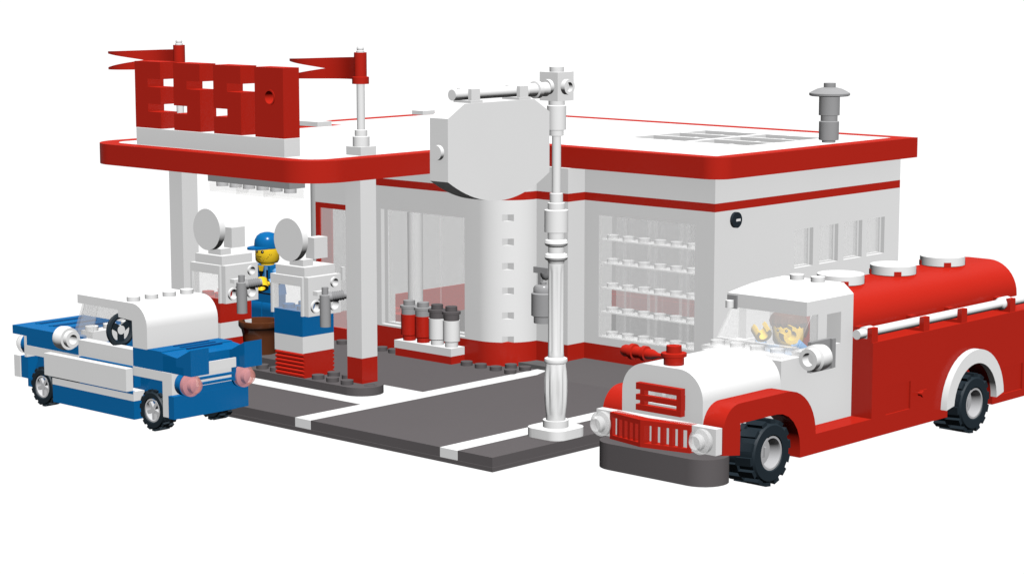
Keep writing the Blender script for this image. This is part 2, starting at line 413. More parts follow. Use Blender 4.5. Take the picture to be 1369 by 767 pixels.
# ------------------------------------------------------------------ flags
def flag(x, y, label):
    t = thing('flag', label, 'flag', (x, y, 11.56), 'red flags on the canopy roof')
    k = MB(); k.box(x-.5, y-.5, 11.563, x+.5, y+.5, 11.96); obj('base_plate', k, WHITE, t)
    k = MB(); k.lathe([(0.4, 11.96), (0.4, 12.42), (0.3, 12.44), (0.3, 12.72), (0.19, 12.74), (0.19, 16.42), (0.15, 16.44), (0.17, 16.5), (0.15, 16.6), (0.07, 16.68), (0, 16.7)], (x, y, 0), 'z', 24)
    obj('pole', k, WHITE, t)
    k = MB(); k.lathe([(0.2, 14.88), (0.4, 14.88), (0.4, 15.2), (0.3, 15.22), (0.3, 16.34), (0.2, 16.34)], (x, y, 0), 'z', 24, closed=True)
    sl = obj('sleeve', k, RED, t)
    # split rows for the tail
    k = MB()
    def quadstrip(topf, botf, u0, u1, n):
        v = []; f = []
        for i in range(n+1):
            u = u0+(u1-u0)*i/n; px = x-0.25-4.5*u; wv = 0.42*sin(u*2*pi*0.95)*(0.5+0.5*u)
            for yy_, zz_ in ((-.06, topf(u)), (.06, topf(u)), (.06, botf(u)), (-.06, botf(u))): v.append((px, y+wv+yy_, zz_))
        for i in range(n):
            a = 4*i
            for q in range(4): f.append([a+q, a+(q+1) % 4, a+4+(q+1) % 4, a+4+q])
        f.append([0, 1, 2, 3]); f.append([4*n, 4*n+1, 4*n+2, 4*n+3])
        k.add(v, f)
    T = lambda u: 16.12-0.2*u; Bt = lambda u: 15.08-0.1*u; un = 0.49
    quadstrip(T, Bt, 0, un, 12)
    quadstrip(T, lambda u: 15.52+(T(u)-.12-15.52)*((u-un)/(1-un)), un, 1, 12)
    quadstrip(lambda u: 15.52+(Bt(u)+.12-15.52)*((u-un)/(1-un)), Bt, un, 1, 12)
    obj('flag_cloth', k, RED, t)
    return t
flag(-15.5, 7.5, 'red swallow-tailed flag on a white pole on the canopy roof, right of the block letters')
f2 = flag(-28.85, 7.5, 'red swallow-tailed flag mostly hidden behind the block letters on the canopy roof')

f2.rotation_euler = (0, 0, R(9))

# ------------------------------------------------------------------ fuel pumps
def pump(dx, label, band, tint):
    t = thing('fuel_pump', label, 'fuel pump', (-18+dx, 6, 1.0), 'fuel pumps on the island under the canopy')
    X0, X1 = -19+dx, -17+dx
    k = MB()
    # ribbed front face of the red base
    prof = [(6.98, 1.003)]
    prof = [(5.1, 1.003)]
    nrib = 6
    for i in range(nrib):
        z0 = 1.02+1.17*i/nrib
        prof += [(5.1, z0), (5.02, z0+.05), (5.02, z0+.13), (5.12, z0+.17)]
    prof += [(5.1, 2.2)]
    back = [(12.04-p[0], p[1]) for p in reversed(prof)]
    k.prism(prof+back, 'x', X0, X1)
    obj('grille_base', k, RED, t)
    k = MB(); k.box(X0, 5, 2.2, X1, 7, 3.0); obj('lower_body', k, WHITE, t)
    k = MB(); k.box(X0, 5, 3.0, X1, 7, 4.2); k.studs([X0+.5, X0+1.5], [5.5, 6.5], 4.2); obj('coloured_band', k, band, t)
    # head frame: open at the front, glazed
    k = MB()
    k.box(X0-.12, 4.9, 5.42, X1+.12, 7.1, 5.86); k.box(X0-.12, 4.9, 4.0, X0-.003, 5.3, 5.42); k.box(X1+.003, 4.9, 4.0, X1+.12, 5.3, 5.42)
    k.box(X0, 6.8, 4.2, X1, 7.0, 5.42)
    hd = obj('head_frame', k, WHITE, t)
    k = MB(); k.box(X0, 5.0, 4.2, X1, 5.07, 5.42); obj('pane', k, GLASS, hd)
    k = MB(); k.box(X0+.07, 5.08, 5.86, X1+.1, 7.02, 6.3); obj('top_cap', k, WHITE, t)
    # side panel with four round sockets
    k = MB(); ys = [5.45, 6.62]; zs = [4.42, 5.6]
    k.prism([(5.02, 4.0), (7.1, 4.0), (7.1, 5.86), (5.02, 5.86)], 'x', X1+.122, X1+.42, holes=[ring_pts(y_, z_, 0.24, 20) for y_ in ys for z_ in (4.45,)]+[ring_pts(6.66, 5.5, 0.18, 20)])
    for y_, z_, q_ in ((5.45, 4.45, .24), (6.62, 4.45, .24), (6.66, 5.5, .18)):
        k.lathe([(q_, X1+.4), (q_+.07, X1+.4), (q_+.07, X1+.54), (q_, X1+.54)], (0, y_, z_), 'x', 20, closed=True)
    k.box(X1+.424, 5.3, 5.0, X1+.75, 6.1, 5.2)
    obj('side_panel', k, WHITE, t)
    # nozzle: vertical grey tube with a threaded spout
    k = MB(); nx = X1+1.0; ny = 5.55
    k.lathe([(0.26, 3.55), (0.26, 5.05), (0.16, 5.08), (0.16, 5.42)], (nx, ny, 0), 'z', 20)
    nz = obj('nozzle', k, MGREY, t)
    k = MB(); prof = [(0.2, 0.1)]
    for i in range(6): prof += [(0.25, 0.3+.11*i), (0.2, 0.35+.11*i)]
    prof += [(0.2, 1.0)]
    k.lathe(prof, (0, 0, 0), 'x', 18, T=Matrix.Translation((nx, ny, 4.92)) @ Matrix.Rotation(R(62), 4, 'Z') @ Matrix.Rotation(R(-6), 4, 'Y'))
    k.box(X1+.42, ny+.1, 4.3, nx-.1, ny+.45, 4.8)
    obj('spout', k, MGREY, nz)
    # round dial on a bracket
    k = MB(); k.box(X0+.75, 5.35, 6.3, X0+1.7, 6.0, 6.6); k.cyl((X0+1.25, 6.3, 7.45), .15, .3, 'x')
    k.box(X0+1.3, 5.9, 6.62, X0+1.9, 6.75, 7.62)
    obj('bracket', k, WHITE, t)
    k = MB(); k.lathe([(1.02, 5.0), (1.02, 5.34), (0.88, 5.34), (0.88, 5.42), (0.35, 5.42), (0.35, 5.9)], (X0+1.08, 0, 7.55), 'y', 48)
    obj('round_dial', k, WHITE, t)
    return t
pump(0, 'white fuel pump with a blue band and blank round dial, beside the front canopy column', BLUE, None)
pump(-6, 'white fuel pump with a red band and blank round dial, partly behind the car roof', RED, None)

# plant pot
pp = thing('flower_pot', 'empty brown round pot standing on the grey island between the two fuel pumps', 'pot', (-22.15, 6.9, 1.4))
k = MB(); c = (-22.2, 6.85, 0)
k.lathe([(0.78, 1.403), (0.86, 2.3), (0.92, 2.6), (1.02, 2.72), (1.06, 2.78), (1.06, 3.02), (0.86, 3.02), (0.8, 2.6), (0.72, 1.6), (0, 1.6)], c, 'z', 40)
obj('pot', k, BROWN, pp)

# ------------------------------------------------------------------ jugs on their stand
t = thing('display_stand', 'low white and red stand under the large front window carrying four bottles', 'stand', (-18, 14.5, 0.6))
k = MB(); k.box(-20, 14.02, 0.603, -16, 14.98, 1.0); obj('stand_base', k, RED, t)
k = MB(); k.box(-20.05, 14.0, 1.0, -16, 14.98, 1.4); obj('stand_top', k, WHITE, t)
for i, (bc, cc, lab) in enumerate(((RED, MGREY, 'leftmost red bottle with a light grey cap on the low stand'), (RED, MGREY, 'second red bottle with a light grey cap, next to the white bottles'),
                                (WHITE, DGREY, 'white bottle with a dark grey cap next to the red bottles'), (WHITE, DGREY, 'rightmost white bottle with a dark grey cap at the stand end'))):
    x = -19.45+i*1.0
    t = thing('bottle', lab, 'bottle', (x, 14.5, 1.4), 'bottles on the low stand')
    k = MB(); k.lathe([(0.33, 1.403), (0.33, 1.65), (0.43, 1.7), (0.43, 2.75)], (x, 14.5, 0), 'z', 28); obj('bottle_body', k, bc, t)
    k = MB(); k.lathe([(0.4, 2.75), (0.4, 3.05), (0.47, 3.07), (0.47, 3.2), (0.3, 3.21), (0.3, 3.45)], (x, 14.5, 0), 'z', 28); obj('cap', k, cc, t)

# ------------------------------------------------------------------ lamp post with the hanging sign
lp = thing('lamp_post', 'tall ornate white post with fluted shaft and square top block at the kerb corner', 'lamp post', (-1, 5, 0.6))
k = MB()
def rsq(x0, y0, x1, y1, r_): return arc(x1-r_, y0+r_, r_, -90, 0, 6)+arc(x1-r_, y1-r_, r_, 0, 90, 6)+arc(x0+r_, y1-r_, r_, 90, 180, 6)+arc(x0+r_, y0+r_, r_, 180, 270, 6)
k.prism(rsq(-2.0, 4.0, 0.0, 6.0, 0.55), 'z', 0.604, 1.0)
k.cyl((-1, 5, 1.0), 0.55, 0.3, 'z', 32)
obj('foot', k, WHITE, lp)
k = MB()  # fluted shaft: lobed section
def fluted(zs, rs, depth, nf=8):
    seg = nf*6; vs = []; fs = []
    for z_, r_, dp in zip(zs, rs, depth):
        for q in range(seg):
            t_ = 2*pi*q/seg; rr = r_-dp*max(0, cos(nf*t_))**0.7*r_ if cos(nf*t_) > 0 else r_
            vs.append((-1+rr*cos(t_), 5+rr*sin(t_), z_))
    for i in range(len(zs)-1):
        for q in range(seg):
            q2 = (q+1) % seg; fs.append([i*seg+q, i*seg+q2, (i+1)*seg+q2, (i+1)*seg+q])
    fs.append(list(range(seg))); fs.append([(len(zs)-1)*seg+q for q in range(seg)])
    k.add(vs, fs)
fluted([1.3, 1.5, 1.6, 2.0, 2.5, 3.0, 3.4, 3.6, 3.75], [0.42, 0.42, 0.44, 0.48, 0.5, 0.5, 0.47, 0.44, 0.42], [0, 0, .06, .14, .16, .16, .12, .04, 0])
fluted([3.98, 4.15, 4.3, 7.6, 7.85, 8.0], [0.34]*6, [0, 0, .16, .16, .0, 0])
k.lathe([(0.4, 3.72), (0.48, 3.76), (0.5, 3.85), (0.48, 3.94), (0.36, 4.0)], (-1, 5, 0), 'z', 32)
k.lathe([(0.33, 7.98), (0.36, 8.1), (0.46, 8.16), (0.5, 8.26), (0.46, 8.38), (0.34, 8.44), (0.34, 8.7), (0.46, 8.76), (0.5, 8.86), (0.46, 8.98), (0.36, 9.02), (0.36, 9.3), (0.5, 9.33), (0.5, 10.25), (0.36, 10.28), (0.36, 10.55), (0.28, 10.57), (0.28, 10.95),
         (0.19, 10.97), (0.19, 13.35), (0.3, 13.37), (0.3, 13.6), (0.4, 13.62), (0.4, 14.62), (0.34, 14.65), (0.34, 14.84)], (-1, 5, 0), 'z', 32)
obj('pole', k, WHITE, lp)
k = MB(); k.box(-1.5, 4.5, 14.84, -0.5, 5.5, 16.03); k.studs([-1], [5], 16.03)
k.lathe([(0.17, -0.5), (0.32, -0.5), (0.32, -0.28), (0.2, -0.28), (0.2, -0.48)], (0, 5, 15.42), 'x', 24)
k.lathe([(0.32, 4.3), (0.32, 4.5)], (-1, 0, 15.42), 'y', 24)
obj('top_block', k, WHITE, lp)
k = MB(); k.lathe([(0.22, -1.25), (0.22, 3.0), (0.27, 3.05), (0.27, 3.6), (0.36, 3.62), (0.36, 3.85), (0.27, 3.88), (0.3, 4.3)], (-1, 0, 15.33), 'y', 24)
obj('arm', k, WHITE, lp)
hs = thing('hanging_sign', 'blank white sign board with cut corners and rounded bottom hanging from the lamp post arm', 'hanging sign', (-1, 1, 11))
k = MB()
bot = [(1+3.0*i/12, 11.0+0.95*(i/12)**2) for i in range(-12, 13)]
k.prism(bot+[(4, 14.45), (3.05, 15.0), (-1.05, 15.0), (-2, 14.45)], 'x', -1.5, -0.5)
obj('board', k, WHITE, hs)
k = MB(); k.lathe([(0.3, -2.18), (0.3, -2.0)], (-1, 0, 13.1), 'y', 24); obj('stud', k, WHITE, hs)
for y in (-0.4, 2.45):
    k = MB(); k.box(-1.5, y-.25, 15.0, -0.55, y+.45, 15.1); k.box(-0.78, y-.15, 15.1, -0.6, y+.35, 15.55); k.box(-1.4, y-.15, 15.1, -1.22, y+.35, 15.55)
    obj('clip', k, WHITE, hs)

# ------------------------------------------------------------------ wheels
def wheel(parent, x, y, z, r_, wd, ax, side, rr, rimmat, spokes, lugs):
    """ax = axle axis, side = direction of outer face"""
    k = MB()
    base = Matrix.Translation((x, y, z))
    rot = Matrix.Rotation(R(90 if ax == 'x' else 0), 4, 'Z')   # local axle = -y ... built along y
    # tyre section built along local y: outer face at y=0, going inwards to wd
    sgn = 1 if side > 0 else -1
    def M(): 
        if ax == 'y': m_ = Matrix.Scale(-sgn, 4, (0, 1, 0)) if sgn > 0 else Matrix.Identity(4)
        else: m_ = Matrix.Rotation(R(90), 4, 'Z') if sgn > 0 else Matrix.Rotation(R(-90), 4, 'Z')
        return base @ m_
    T_ = M()
    prof = [(rr, 0.12), (rr+.05, 0.0), (r_*0.83, 0.0), (r_*0.89, 0.08), (r_*0.89, wd-.08), (r_*0.83, wd), (rr, wd)]
    k.lathe(prof, (0, 0, 0), 'y', 48, T=T_, closed=True)
    for i in range(lugs):
        a0 = 2*pi*i/lugs; da = 2*pi/lugs*0.56
        for half in (0, 1):
            sh = (0.5*2*pi/lugs) if half else 0
            y0, y1 = (0.06, wd*0.52) if half == 0 else (wd*0.48, wd-.06)
            vs = []; 
            for yy_, rad in ((y0, r_*0.86), (y0, r_), (y1, r_), (y1, r_*0.86)):
                off = 0.35*da*(yy_/wd)
                for a in (a0+sh+off, a0+sh+da+off): vs.append((rad*cos(a), yy_, rad*sin(a)))
            k.add(vs, [(0, 1, 3, 2), (2, 3, 5, 4), (4, 5, 7, 6), (6, 7, 1, 0), (0, 2, 4, 6), (1, 7, 5, 3)], T=T_)
    wh = thing_part = bpy.data.objects.new('wheel', None)
    COL.objects.link(wh); wh.parent = parent
    tyre = obj('tyre', k, BLACK, wh)
    k = MB()
    k.lathe([(rr, 0.02), (rr*0.88, 0.02), (rr*0.82, 0.1), (rr*0.80, 0.5 if not spokes else 0.16), (0.0, 0.5 if not spokes else 0.2)] if not spokes else
            [(rr, 0.03), (rr*0.86, 0.03), (rr*0.8, 0.1), (rr*0.8, 0.3), (0, 0.3)], (0, 0, 0), 'y', 36, T=T_, caps=False)
    if spokes:
        k.cyl((0, 0.06, 0), rr*.28, .2, 'y', 20, T=T_)
        for i in range(5):
            a = 2*pi*i/5+.3
            k.box(0, 0.07, -rr*.15, rr*.86, 0.22, rr*.15, T=T_ @ Matrix.Rotation(a, 4, 'Y'))
    else:
        k.cyl((0, 0.36, 0), rr*.3, .14, 'y', 20, T=T_)
        k.box(-.06, .3, -.2, .06, .46, .2, T=T_)
    obj('rim', k, rimmat, wh)
    return wh

def round_light(name, parent, c, ax, d, r_, mat, rimmat=None, label=None):
    k = MB()
    k.lathe([(r_*0.95, 0), (r_, d*0.12), (r_, d*0.42), (r_*0.62, d*0.46), (r_*0.62, d*0.95), (r_*0.55, d)], c, ax, 28)
    return obj(name, k, mat, parent, label=label)

# ------------------------------------------------------------------ blue and white car
car = thing('toy_car', 'small blue and white toy car with tail fins, open driver side and white rounded roof', 'car', (-19.5, -3, 0.2))
k = MB()
k.box(-23, -5, 0.55, -17, -1, 1.38); k.box(-25.5, -4.6, 0.9, -23, -1.4, 1.38); k.box(-17, -4.6, 0.9, -14.3, -1.4, 1.38)
k.box(-24.95, -4.99, 2.96, -21, -1, 3.4); k.box(-17, -4.99, 2.96, -15, -1, 3.79)
k.box(-24.95, -4.4, 1.38, -14.3, -1.6, 2.55)
k.box(-25.5, -4.95, 1.38, -24.95, -1.05, 2.4)
k.box(-21, -4.95, 2.0, -17, -4.6, 2.9)
# sloped wheel well pieces
k.prism([(-24.9, 1.4), (-23.3, 1.4), (-23.3, 2.55), (-24.2, 2.55)], 'y', -4.8, -4.4)
k.prism([(-16.8, 1.4), (-15.2, 1.4), (-15.2, 2.55), (-16.0, 2.55)], 'y', -4.8, -4.4)
body = obj('body', k, BLUE, car)
k = MB()
k.box(-26, -5.02, 3.4, -21, -0.98, 3.8)
for i in range(4): k.box(-25.5+i*1.05, -4.1, 3.8, -25.35+i*1.05, -1.6, 3.84)
# raised louvre grooves
hood = obj('hood', k, BLUE, car)
k = MB()
for i in range(4): k.box(-25.3+i*1.05, -4.0, 3.801, -25.15+i*1.05, -1.6, 3.835)
obj('hood_louvre', k, NAVY, hood)
k = MB()
# rear deck with tail fins (section in x,z)
k.box(-15, -5, 2.97, -14.0, -1, 3.45); k.box(-14.2, -5, 2.97, -13.5, -1, 3.3)
k.prism([(-16.0, 3.79), (-15.0, 3.79), (-15.0, 3.83), (-16.0, 3.83)], 'y', -5, -1)
k.prism([(-15.0, 3.45), (-14.0, 3.45), (-14.0, 3.68), (-15.0, 3.79)], 'y', -5, -1)
for y0, y1 in ((-5, -4), (-2, -1)):
    k.prism([(-14.9, 2.97), (-13.0, 2.97), (-13.0, 4.12), (-13.9, 3.68), (-14.9, 3.68)], 'y', y0, y1)
rd = obj('rear_deck', k, BLUE, car)
k = MB()
for x in (-15.75, -15.3, -14.85): k.box(x, -3.75, 3.8, x+.14, -1.8, 3.86)
obj('deck_louvre', k, NAVY, rd)
k = MB()
k.box(-23, -5.01, 1.38, -17, -0.99, 1.8); k.box(-24.95, -5.01, 2.55, -21.0, -0.99, 2.96); k.box(-17.0, -5.01, 2.55, -14.95, -0.99, 2.96)
k.box(-14.95, -5.01, 0.98, -14.3, -4.6, 2.96); k.box(-14.95, -1.4, 0.98, -14.3, -0.99, 2.96)
k.box(-25.12, -5.01, 2.4, -24.95, -0.99, 3.4)
obj('white_trim', k, WHITE, car)
k = MB(); k.box(-22.98, -5.025, 1.69, -20.9, -4.9, 1.81); obj('sill_strip', k, BLACK, car)
k = MB(); k.box(-20.9, -5.025, 1.69, -17.02, -4.9, 1.81); obj('sill_strip', k, BLUE, car)
for s_, y0, y1 in ((0, -5.4, -5.02), (1, -0.98, -0.6)):
    k = MB(); k.box(-23.05, y0, 1.86, -17.0, y1, 2.87); obj('door', k, WHITE, car)
k = MB(); k.box(-20.95, -5.0, 2.96, -17.0, -4.5, 3.68); k.box(-20.95, -1.5, 2.96, -17.0, -1.0, 3.68)
k.box(-21.4, -4.95, 3.4, -20.95, -1.05, 3.68)
obj('cockpit_side', k, WHITE, car)
k = MB(); k.box(-21.4, -4.5, 3.69, -20.6, -1.5, 4.0); k.studs([-21.0], [-4.2, -3.2, -2.2, -1.5], 4.0); obj('dashboard', k, WHITE, car)
# roof: arched rear shell and thin front visor
prof = [(-20.92, 5.36), (-18.0, 5.36), (-17.95, 5.03), (-17.0, 4.98), (-16.97, 3.8), (-15.96, 3.8), (-15.96, 4.75)]+[(-16.96+cos(R(a)), 4.75+sin(R(a))) for a in range(10, 91, 10)]+[(-20.92, 5.75)]
k = MB(); k.prism(prof, 'y', -5, -1); k.studs([-17.5], [-4.5, -3.5, -2.5, -1.5], 5.75)
obj('roof', k, WHITE, car)
k = MB()  # windscreen: sloped front and glazed triangle sides
k.prism([(-21.45, 3.8), (-21.3, 3.8), (-20.55, 5.36), (-20.7, 5.36)], 'y', -4.9, -1.1)
for y0 in (-4.9, -1.16):
    k.prism([(-21.3, 3.82), (-20.1, 3.82), (-19.6, 5.35), (-20.55, 5.35)], 'y', y0, y0+.06)
obj('windscreen', k, GLASS, car)
k = MB()  # steering wheel facing the rear
TT = Matrix.Translation((-18.55, -4.45, 4.33)) @ Matrix.Rotation(R(90), 4, 'Z') @ Matrix.Rotation(R(0), 4, 'X')
k.lathe([(0.62, -.12), (0.74, -.08), (0.78, 0), (0.74, .08), (0.62, .12), (0.52, .06), (0.5, 0), (0.52, -.06)], (0, 0, 0), 'y', 32, closed=True, T=TT)
for a in (90, 210, 330): k.box(0.12, -.05, -.15, .6, .05, .15, T=TT @ Matrix.Rotation(R(a), 4, 'Y'))
sw_ = obj('steering_wheel', k, BLACK, car)
k = MB(); k.lathe([(0.2, -.06), (0.2, .06)], (0, 0, 0), 'y', 20, T=TT); obj('wheel_hub', k, WHITE, sw_)
k = MB(); k.lathe([(0.3, -21.9), (0.52, -21.8), (0.55, -21.5), (0.5, -21.3), (0.5, -21.2), (0.38, -21.2), (0.38, -20.95), (0.22, -20.95), (0.22, -21.5)], (0, -5.28, 3.72), 'x', 28)
obj('wing_mirror', k, WHITE, car)
k = MB(); k.box(-14.35, -5.18, 1.0, -13.98, -0.98, 2.0); k.box(-14.4, -4.5, 2.0, -14.0, -1.5, 2.35); obj('rear_bumper', k, BLUE, car)
k = MB(); k.box(-25.98, -5.0, 1.38, -25.52, -1.0, 2.4); obj('front_bumper', k, WHITE, car)
k = MB(); k.box(-13.52, -3.7, 2.98, -13.45, -2.1, 3.4); obj('number_plate', k, WHITE, car)
k = MB(); k.box(-14.3, -4.0, 2.3, -13.9, -2.0, 2.95); obj('tailgate', k, WHITE, car)
k = MB(); k.box(-13.89, -3.9, 2.36, -13.75, -2.0, 2.46); k.box(-13.89, -3.9, 2.6, -13.75, -2.0, 2.7); k.box(-13.89, -2.0, 2.3, -13.75, -1.85, 2.95); obj('rear_grille', k, BLUE, car)
for y in (-4.42, -1.42):
    k = MB(); k.lathe([(0.5, -14.25), (0.52, -14.1), (0.52, -13.9)], (0, y, 2.45), 'x', 28); h = obj('light_housing', k, BLUE, car)
    k = MB(); k.lathe([(0.48, -13.895), (0.5, -13.8), (0.5, -13.66), (0.33, -13.6), (0.33, -13.35), (0.25, -13.3)], (0, y, 2.45), 'x', 28); obj('tail_light', k, PINK, h)
    k = MB(); k.lathe([(0.5, -25.55), (0.5, -25.2)], (0, y, 2.9), 'x', 28); h = obj('light_housing', k, BLUE, car)
    k = MB(); k.lathe([(0.3, -26.1), (0.42, -26.0), (0.5, -25.85), (0.5, -25.56)], (0, y, 2.9), 'x', 28); obj('headlight', k, LENSC, h)
for x in (-23.85, -15.75):
    wheel(car, x, -5.0, 1.14, 0.93, 0.75, 'y', -1, 0.52, SILVER, True, 15)
    wheel(car, x, -1.0, 1.14, 0.93, 0.75, 'y', 1, 0.52, SILVER, True, 15)

# ------------------------------------------------------------------ red and white tanker truck
tk = thing('tanker_truck', 'red and white toy tanker lorry with rounded tank, white cab and dark front bumper', 'tanker truck', (7.6, 13, 0.35))
YE = 26.0
def side_profile(y0, y1):
    return [(y0, 1.15)]+[(19.2+1.85*cos(R(a)), 1.5+1.85*sin(R(a))) for a in range(180, -1, -12)]+[(y1, 1.15), (y1, 5.12), (y0, 5.12)]
pr = [(11.5, 1.15), (17.35, 1.15)]+[(19.2+1.85*cos(R(a)), 1.5+1.85*sin(R(a))) for a in range(180, -1, -12)]+[(21.05, 1.15), (YE, 1.15), (YE, 5.12), (11.5, 5.12)]
for s_, (x0, x1) in enumerate(((9.6, 10.6), (4.6, 5.6))):
    k = MB()
    if s_ == 0:
        k.prism(pr, 'x', x0, x1-.08)
        pn = [[(12.55, 1.96), (14.4, 1.96), (14.4, 3.15), (12.55, 3.15)], [(21.58, 1.5), (23.6, 1.5), (23.6, 2.7), (21.58, 2.7)]]
        k.prism(pr, 'x', x1-.08, x1, holes=pn)
        k.lathe([(0.1, 10.4), (0.1, 10.75), (0.14, 10.76), (0.14, 10.85)], (0, 15.05, 2.52), 'x', 14); k.box(10.6, 15.0, 2.56, 10.66, 15.6, 2.64)
    else: k.prism(pr, 'x', x0, x1)
    obj('side_body', k, RED, tk)
k = MB(); k.box(5.6, 11.5, 1.15, 9.6, 17.0, 5.1); k.box(5.6, 17.0, 3.4, 9.6, 21.3, 5.1); k.box(5.6, 21.3, 1.15, 9.6, YE-.01, 5.1); k.box(6.6, 17, 1.3, 8.6, 21.3, 3.4)
obj('chassis', k, RED, tk)
k = MB(); k.box(5.61, 11.45, 1.15, 9.59, 11.5, 5.2)
# tank
rad = 1.45
pt = [(5.6, 5.12), (9.6, 5.12)]+[(9.6-rad+rad*cos(R(a)), 7.08-rad+rad*sin(R(a))) for a in range(0, 91, 9)]+[(5.6+rad+rad*cos(R(a)), 7.08-rad+rad*sin(R(a))) for a in range(90, 181, 9)]
k = MB(); k.prism(pt, 'y', 11.5, 24.6); tank = obj('tank', k, RED, tk)
for y in (13.45, 17.45, 21.45):
    k = MB(); k.lathe([(0.95, 7.09), (1.0, 7.12), (1.0, 7.5), (0.98, 7.52)], (7.6, y, 0), 'z', 40); h = obj('tank_lid', k, WHITE, tank)
    for a in (-65, 25, 115, 205):
        k = MB(); k.box(0.9, -.16, 7.085, 1.02, .16, 7.3, T=Matrix.Translation((7.6, y, 0)) @ Matrix.Rotation(R(a+20), 4, 'Z'))
        obj('lid_notch', k, RED, h)
# hose rails
for sx in (1, -1):
    xc = 7.6+sx*2.52
    k = MB(); k.lathe([(0.2, 11.0), (0.2, 11.5), (0.27, 11.52), (0.27, 12.0), (0.2, 12.05), (0.2, 22.2), (0.29, 22.3), (0.29, 22.9), (0.2, 23.0), (0.2, 24.3)], (xc, 0, 5.47), 'y', 20)
    rl = obj('side_rail', k, WHITE, tk)
    for y in (11.45, 15.35, 18.35, 22.4+.0):
        k = MB(); k.prism([(xc-.44, 5.122), (xc+.44, 5.122), (xc+.44, 5.72), (xc+.22, 5.72), (xc+.22, 5.25), (xc-.22, 5.25), (xc-.22, 5.72), (xc-.44, 5.72)], 'y', y, y+.45); obj('rail_clip', k, RED, rl)
# wheel arches
for sx in (1, -1):
    def XX(a): return 7.6+sx*a
    k = MB()
    outer = [(19.15+2.35*cos(R(a)), 1.55+2.35*sin(R(a))) for a in range(180, -1, -8)]
    inner = [(19.15+1.75*cos(R(a)), 1.55+1.75*sin(R(a))) for a in range(0, 181, 8)]
    k.prism(outer+inner, 'x', XX(3.0), XX(3.3))
    obj('rear_wheel_arch', k, WHITE, tk)
    # front fender with arched opening
    x0, x1 = XX(2.0), XX(3.0)
    fd = [(1.5, 2.05), (2.55, 1.9), (2.56, 3.14), (4.9, 3.14)]+[(4.9+1.6*sin(R(a)), 1.54+1.6*cos(R(a))) for a in (15, 30, 45, 60, 75, 90)]+[(6.5, 1.15), (11.5, 1.15), (11.5, 1.95), (7.55, 1.95)]
    fd += [(5.6+1.95*cos(R(a)), 1.98+1.95*sin(R(a))) for a in range(0, 91, 9)]+[(2.5+1.0*cos(R(a)), 2.93+1.0*sin(R(a))) for a in range(90, 181, 10)]
    k = MB(); k.prism(fd, 'x', x0, x1); obj('front_fender', k, RED, tk)
# cab
k = MB()
k.box(5.6, 6.5, 1.2, 9.6, 11.5, 4.95) if False else None
k.box(5.6, 6.52, 1.2, 9.6, 7.9, 4.9); k.box(5.6, 7.9, 1.2, 9.6, 11.49, 2.6); k.box(5.6, 7.9, 2.6, 6.1, 11.49, 5.08); k.box(9.1, 7.9, 2.6, 9.6, 11.49, 5.08)
k.box(6.1, 11.2, 2.6, 9.1, 11.49, 5.08)
for x0, x1 in ((5.6, 6.0), (9.2, 9.6)):
    k.prism([(9.0, 5.08), (11.49, 5.08), (11.49, 6.5), (9.0, 6.5)], 'x', x0, x1, holes=[[(9.62, 5.12), (10.62, 5.12), (10.62, 6.42), (9.62, 6.42)]] if x0 > 7 else ())
k.box(6.0, 10.63, 5.08, 9.2, 11.49, 6.5)
cab = obj('cab', k, WHITE, tk)
k = MB(); k.box(7.75, 10.5, 4.7, 8.4, 10.62, 6.15); obj('rear_panel', k, RED, cab)
k = MB()
# roof: loft with bevelled sides and a downward-curving brow
secs = []
for y_, zt, bv in ((8.2, 7.07, 0.03), (8.7, 7.2, 0.15), (9.4, 7.36, 0.32), (10.2, 7.46, 0.45), (11.49, 7.48, 0.5)):
    ze = 7.07
    secs.append([(5.6, y_, 6.5), (9.6, y_, 6.5), (9.6, y_, ze), (9.6-bv, y_, max(zt, ze+.001)), (5.6+bv, y_, max(zt, ze+.001)), (5.6, y_, ze)])
vs = [p for s_ in secs for p in s_]; fs = []
for i in range(len(secs)-1):
    for j in range(6): fs.append([i*6+j, i*6+(j+1) % 6, (i+1)*6+(j+1) % 6, (i+1)*6+j])
fs += [[0, 1, 2, 3, 4, 5], [24+j for j in range(6)]]
k.add(vs, fs); k.studs([7.1, 8.15], [11.0], 7.48)
obj('cab_roof', k, WHITE, cab)
k = MB(); k.box(5.66, 8.12, 6.45, 6.15, 8.195, 7.0); obj('roof_end_block', k, MGREY, cab)
k = MB(); k.cyl((5.9, 7.98, 6.5), 0.17, 0.3, 'z', 16); obj('roof_pin', k, WHITE, cab)
k = MB()
k.box(5.6, 6.5, 4.98, 9.6, 8.5, 5.1); k.studs([6.1, 7.1, 8.1, 9.1], [6.95], 5.1)
k.box(5.65, 7.45, 5.1, 9.55, 7.75, 5.3)
wsb = obj('windscreen_base', k, GLASS2, cab)
k = MB()
k.prism([(7.5, 5.3), (7.6, 5.3), (8.62, 6.5), (8.5, 6.5)], 'x', 5.62, 9.58)
for x0 in (5.62, 9.52): k.prism([(7.6, 5.1), (8.99, 5.1), (8.99, 6.5), (8.62, 6.5)], 'x', x0, x0+.06)
obj('windscreen', k, clear('windscreen_plastic', (0.85, 0.85, 0.85), 0.2), cab)
k = MB(); k.box(9.6, 8.3, 4.2, 9.78, 9.9, 5.45); k.box(9.78, 9.6, 4.25, 9.9, 9.85, 5.45); mp = obj('mirror_plate', k, MGREY, cab)
k = MB(); k.lathe([(0.5, 8.6), (0.54, 8.3), (0.54, 7.95), (0.44, 7.9), (0.44, 7.6), (0.27, 7.6), (0.27, 8.0), (0.0, 8.0)], (10.12, 0, 4.88), 'y', 28); obj('wing_mirror', k, WHITE, mp)
